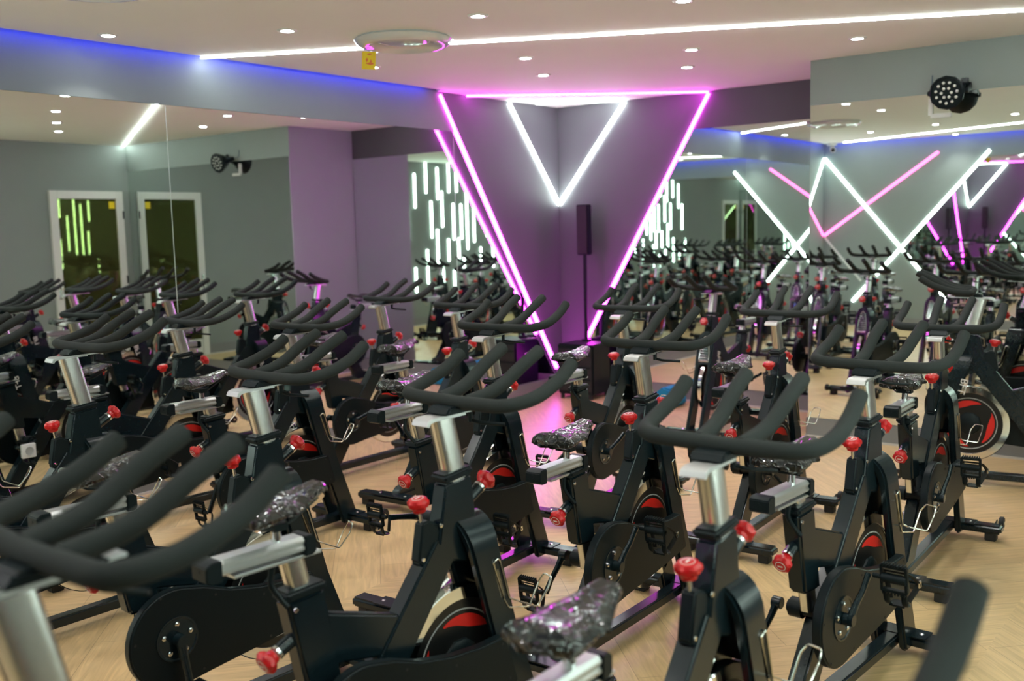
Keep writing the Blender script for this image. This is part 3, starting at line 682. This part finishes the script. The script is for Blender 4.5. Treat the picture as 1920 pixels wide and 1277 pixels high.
    m.tube(outer, r, 18)
    for sd in (-1, 1):
        m.tube(fillet([(sd*0.055, base_y+0.002, base_z), (sd*0.068, -0.225, 1.214), (sd*0.076, -0.120, 1.278), (sd*0.078, -0.035, 1.318)], 0.07, 8), r, 18)
    hb = m.build('handlebar', 'foam', B, bevel=0.004, ang=60)
    # seat post, slider, saddle
    sp_ = oval(-0.842, 0.425, -0.936, 0.832, 0.034, 0.021).build('seat_post', 'alu', B)
    m = MB(); m.prism([(-0.030, 0.850), (-0.030, 0.858), (-0.026, 0.861), (-0.026, 0.867), (-0.030, 0.870), (-0.030, 0.876), (-0.022, 0.884), (0.022, 0.884), (0.030, 0.876), (0.030, 0.870), (0.026, 0.867), (0.026, 0.861), (0.030, 0.858), (0.030, 0.850), (0.018, 0.842), (-0.018, 0.842)], -1.153, -0.908, lambda w_, u, z: (u, w_, z))
    m.box((0, -0.985, 0.832), (0.052, 0.26, 0.008))
    ss = m.build('seat_slider', 'alu_slide', B, bevel=0.0015)
    for yc, dp in ((-1.172, 0.045), (-0.892, 0.035)):
        m = MB(); dd_ = dp/2; o_ = -1 if yc < -1 else 1; m.prism([(yc-o_*dd_, 0.832), (yc-o_*dd_, 0.885), (yc+o_*dd_*0.3, 0.885), (yc+o_*dd_, 0.876), (yc+o_*dd_, 0.840), (yc+o_*dd_*0.3, 0.832)], -0.033, 0.033); m.cyl((0, yc-dp/2-0.001, 0.862), (0, yc-dp/2+0.004, 0.862), 0.008, 10); m.build('end_cap', 'satin', ss, bevel=0.006)
    m = MB(); m.tube(fillet([(0, -0.99, 0.828), (0.0, -1.0, 0.775), (0.012, -0.985, 0.745), (0.03, -0.97, 0.715)], 0.02), 0.008, 10); m.build('slider_lever', 'satin', ss)
    m = MB(); m.cyl((0, -0.975, 0.88), (0, -0.975, 0.925), 0.0135, 16); m.build('saddle_post', 'chrome', ss)
    m = MB(); NS, NK = 22, 28; rings = []
    for i in range(NS+1):
        t_ = i/NS; y = -1.105+0.290*t_
        wd = 0.094*(1-t_**1.0*0.62)
        if t_ < 0.42: wd = 0.093*(1-0.15*(t_/0.42)**2)*min(1, (0.30+t_/0.10*0.70))
        else: wd = 0.079*(1-((t_-0.42)/0.58)**0.75)+0.026
        if t_ > 0.93: wd *= math.sqrt(max(0.04, 1-((t_-0.93)/0.07)**2))
        zt = 1.008-0.020*math.sin(PI*min(1, t_*1.1))+0.012*t_-(0.03*max(0, (0.10-t_)/0.10)**2)-(0.02*max(0, (t_-0.9)/0.1)**2)
        zb = 0.930+0.050*min(1, t_*1.15)**1.2+0.015*max(0, (0.10-t_)/0.10)
        ring = []
        for k in range(NK):
            a = 2*PI*k/NK; c_, s_ = math.cos(a), math.sin(a)
            x_ = wd*math.copysign(abs(c_)**0.8, c_); z_ = (zt+zb)/2+(zt-zb)/2*math.copysign(abs(s_)**0.75, s_)
            if s_ > 0: z_ -= 0.014*(abs(x_)/max(wd, 1e-3))**3; z_ -= 0.006*math.exp(-(x_/0.016)**2)*(t_ > 0.1)
            else: z_ += 0.020*max(0, 1-abs(x_)/max(wd, 1e-3))
            ring.append(m.bm.verts.new((x_, y, z_)))
        rings.append(ring)
    for A, Bq in zip(rings, rings[1:]):
        for k in range(NK): m.bm.faces.new((A[k], A[(k+1) % NK], Bq[(k+1) % NK], Bq[k]))
    m.bm.faces.new(rings[0][::-1]); m.bm.faces.new(rings[-1])
    sad = m.build('saddle', 'saddle', B)
    m = MB()
    for sd in (-1, 1): m.tube(fillet([(sd*0.030, -1.07, 0.955), (sd*0.028, -1.03, 0.928), (sd*0.024, -0.95, 0.928), (sd*0.012, -0.85, 0.972)], 0.02), 0.0038, 8)
    m.box((0, -0.98, 0.927), (0.066, 0.04, 0.020)); m.build('saddle_rail', 'satin', sad)
    # bottle cage of bent wire on the right leg
    m = MB()
    lp = fillet([(0.074, -0.268, 0.690), (0.078, -0.254, 0.702), (0.074, -0.240, 0.690), (0.074, -0.202, 0.560), (0.085, -0.175, 0.545), (0.150, -0.160, 0.538), (0.158, -0.115, 0.585), (0.160, -0.100, 0.618),
                 (0.120, -0.088, 0.618), (0.100, -0.090, 0.590), (0.090, -0.130, 0.515), (0.074, -0.205, 0.530), (0.072, -0.225, 0.565)], 0.008, 3)
    m.tube(lp, 0.0028, 6, closed=True); bcg = m.build('bottle_cage', 'wire', B)
    m = MB(); m.prism([(-0.262, 0.66), (-0.245, 0.665), (-0.218, 0.575), (-0.236, 0.570)], 0.069, 0.071); m.build('mount_strip', 'wire', bcg)
    return B

SEAT = ('seat_post', 'seat_slider', 'saddle'); BAR = ('handlebar_post', 'handlebar_slide', 'bar_mount', 'handlebar')
def setup(b, x, y, deg, ds, db, crank, label, group, dth=0.0):
    b.location = (x, y, 0); b.rotation_euler = (0, 0, -math.radians(deg))
    for ch in b.children:
        n = ch.name.split('.')[0]
        if n in SEAT: ch.location = (0, -0.23*ds, ds)
        if n in BAR: ch.location = (0, -0.24*db, db)
        if n == 'crank_arm':
            a = math.radians(crank) + (0 if ch['side'] > 0 else PI)
            ch.rotation_euler = (-a, 0, 0)
            for q in ch.children:
                if q.name.startswith('pedal'): q.rotation_euler = (a+dth-1.45, 0, 0)
    tag(b, label, 'exercise bike', group)
g_a, g_b, g_c, g_d = 'bikes nearest the camera', 'bikes in the second row', 'bikes in the third row', 'bikes in the far row'
BK = [
 (3.040, -7.46, 0, 0.0, 0.02, 40, None, g_a),
 (4.486, -7.505, 1.5, 0.0, 0.037, 200, 'blurred black exercise bike at the bottom left corner, closest of all', g_a),
 (5.930, -7.360, 0, -0.02, 0.0, 10, 'black exercise bike of which one blurred grip shows at bottom right', g_a),
 (1.080, -6.16, 2, 0.0, 0.02, 30, 'black exercise bike cut by the left edge, level with the nearest bar grips', g_b),
 (1.839, -5.954, 1.5, 0.0, 0.044, 60, 'black exercise bike with raised silver post at the left, above the nearest bar', g_b),
 (3.086, -5.959, 3.4, 0.0, 0.0, 176, 'black exercise bike whose belt cover and hanging crank show at lower left', g_b),
 (4.040, -6.017, 4.9, 0.042, 0.0, 215, 'black exercise bike in the lower middle with the red knobs and bright post', g_b),
 (4.911, -6.083, 1.2, -0.027, -0.017, 120, 'blurred black exercise bike at lower right centre, saddle cut by the bottom edge', g_b),
 (0.642, -4.609, 6.0, -0.026, -0.019, 90, 'black exercise bike by the left mirror seam, handlebar before the reflected door', g_c),
 (1.664, -4.610, 0.6, 0.0, -0.004, 20, 'black exercise bike directly behind the raised bar left of centre', g_c),
 (2.951, -4.488, -1.7, 0.074, 0.034, 100, 'black exercise bike in the centre whose bar crosses the foot of the magenta line', g_c),
 (3.844, -4.580, -0.5, -0.05, 0.006, 35, 'black exercise bike right of centre with low saddle against the pink floor', g_c),
 (4.808, -4.603, 4.0, -0.015, -0.02, 35, 'black exercise bike at the right, fully in view with its raised pedal', g_c),
 (0.775, -3.020, 0.3, 0.0, 0.012, 70, 'black exercise bike before the grey-pink reflected wall, left of the vertical tubes', g_d),
 (1.607, -3.184, -3.1, 0.016, 0.0, 150, 'black exercise bike below the reflected vertical light tubes', g_d),
 (2.724, -2.924, -3.2, 0.0, -0.004, 60, 'black exercise bike beside the speaker, bar crossing the right magenta line', g_d),
 (3.711, -2.890, -2.4, 0.0, -0.009, 130, 'black exercise bike in front of the edge of the projecting wall', g_d),
 (4.596, -2.947, -1.0, -0.008, -0.05, 30, 'black exercise bike at the far right behind the fully visible one', g_d),
 (4.060, -1.90, -99.0, 0.0, 0.035, 70, 'black exercise bike turned sideways at the right edge, round flywheel facing out', 'bikes facing the class'),
 (2.348, -1.63, 180.0, 0.0, -0.013, 100, 'black exercise bike facing the camera before the front mirror, dark bar prongs pointing left', 'bikes facing the class'),
]
proto = make_bike(); first = True
for (x, y, a, ds, db, ck, lb, gr) in BK:
    if lb is None: x = 3.50; lb = 'black exercise bike showing only blurred grip ends at the left edge'
    b = proto if first else copy_tree(proto); first = False
    setup(b, x, y, a, ds, db, ck, lb, gr)
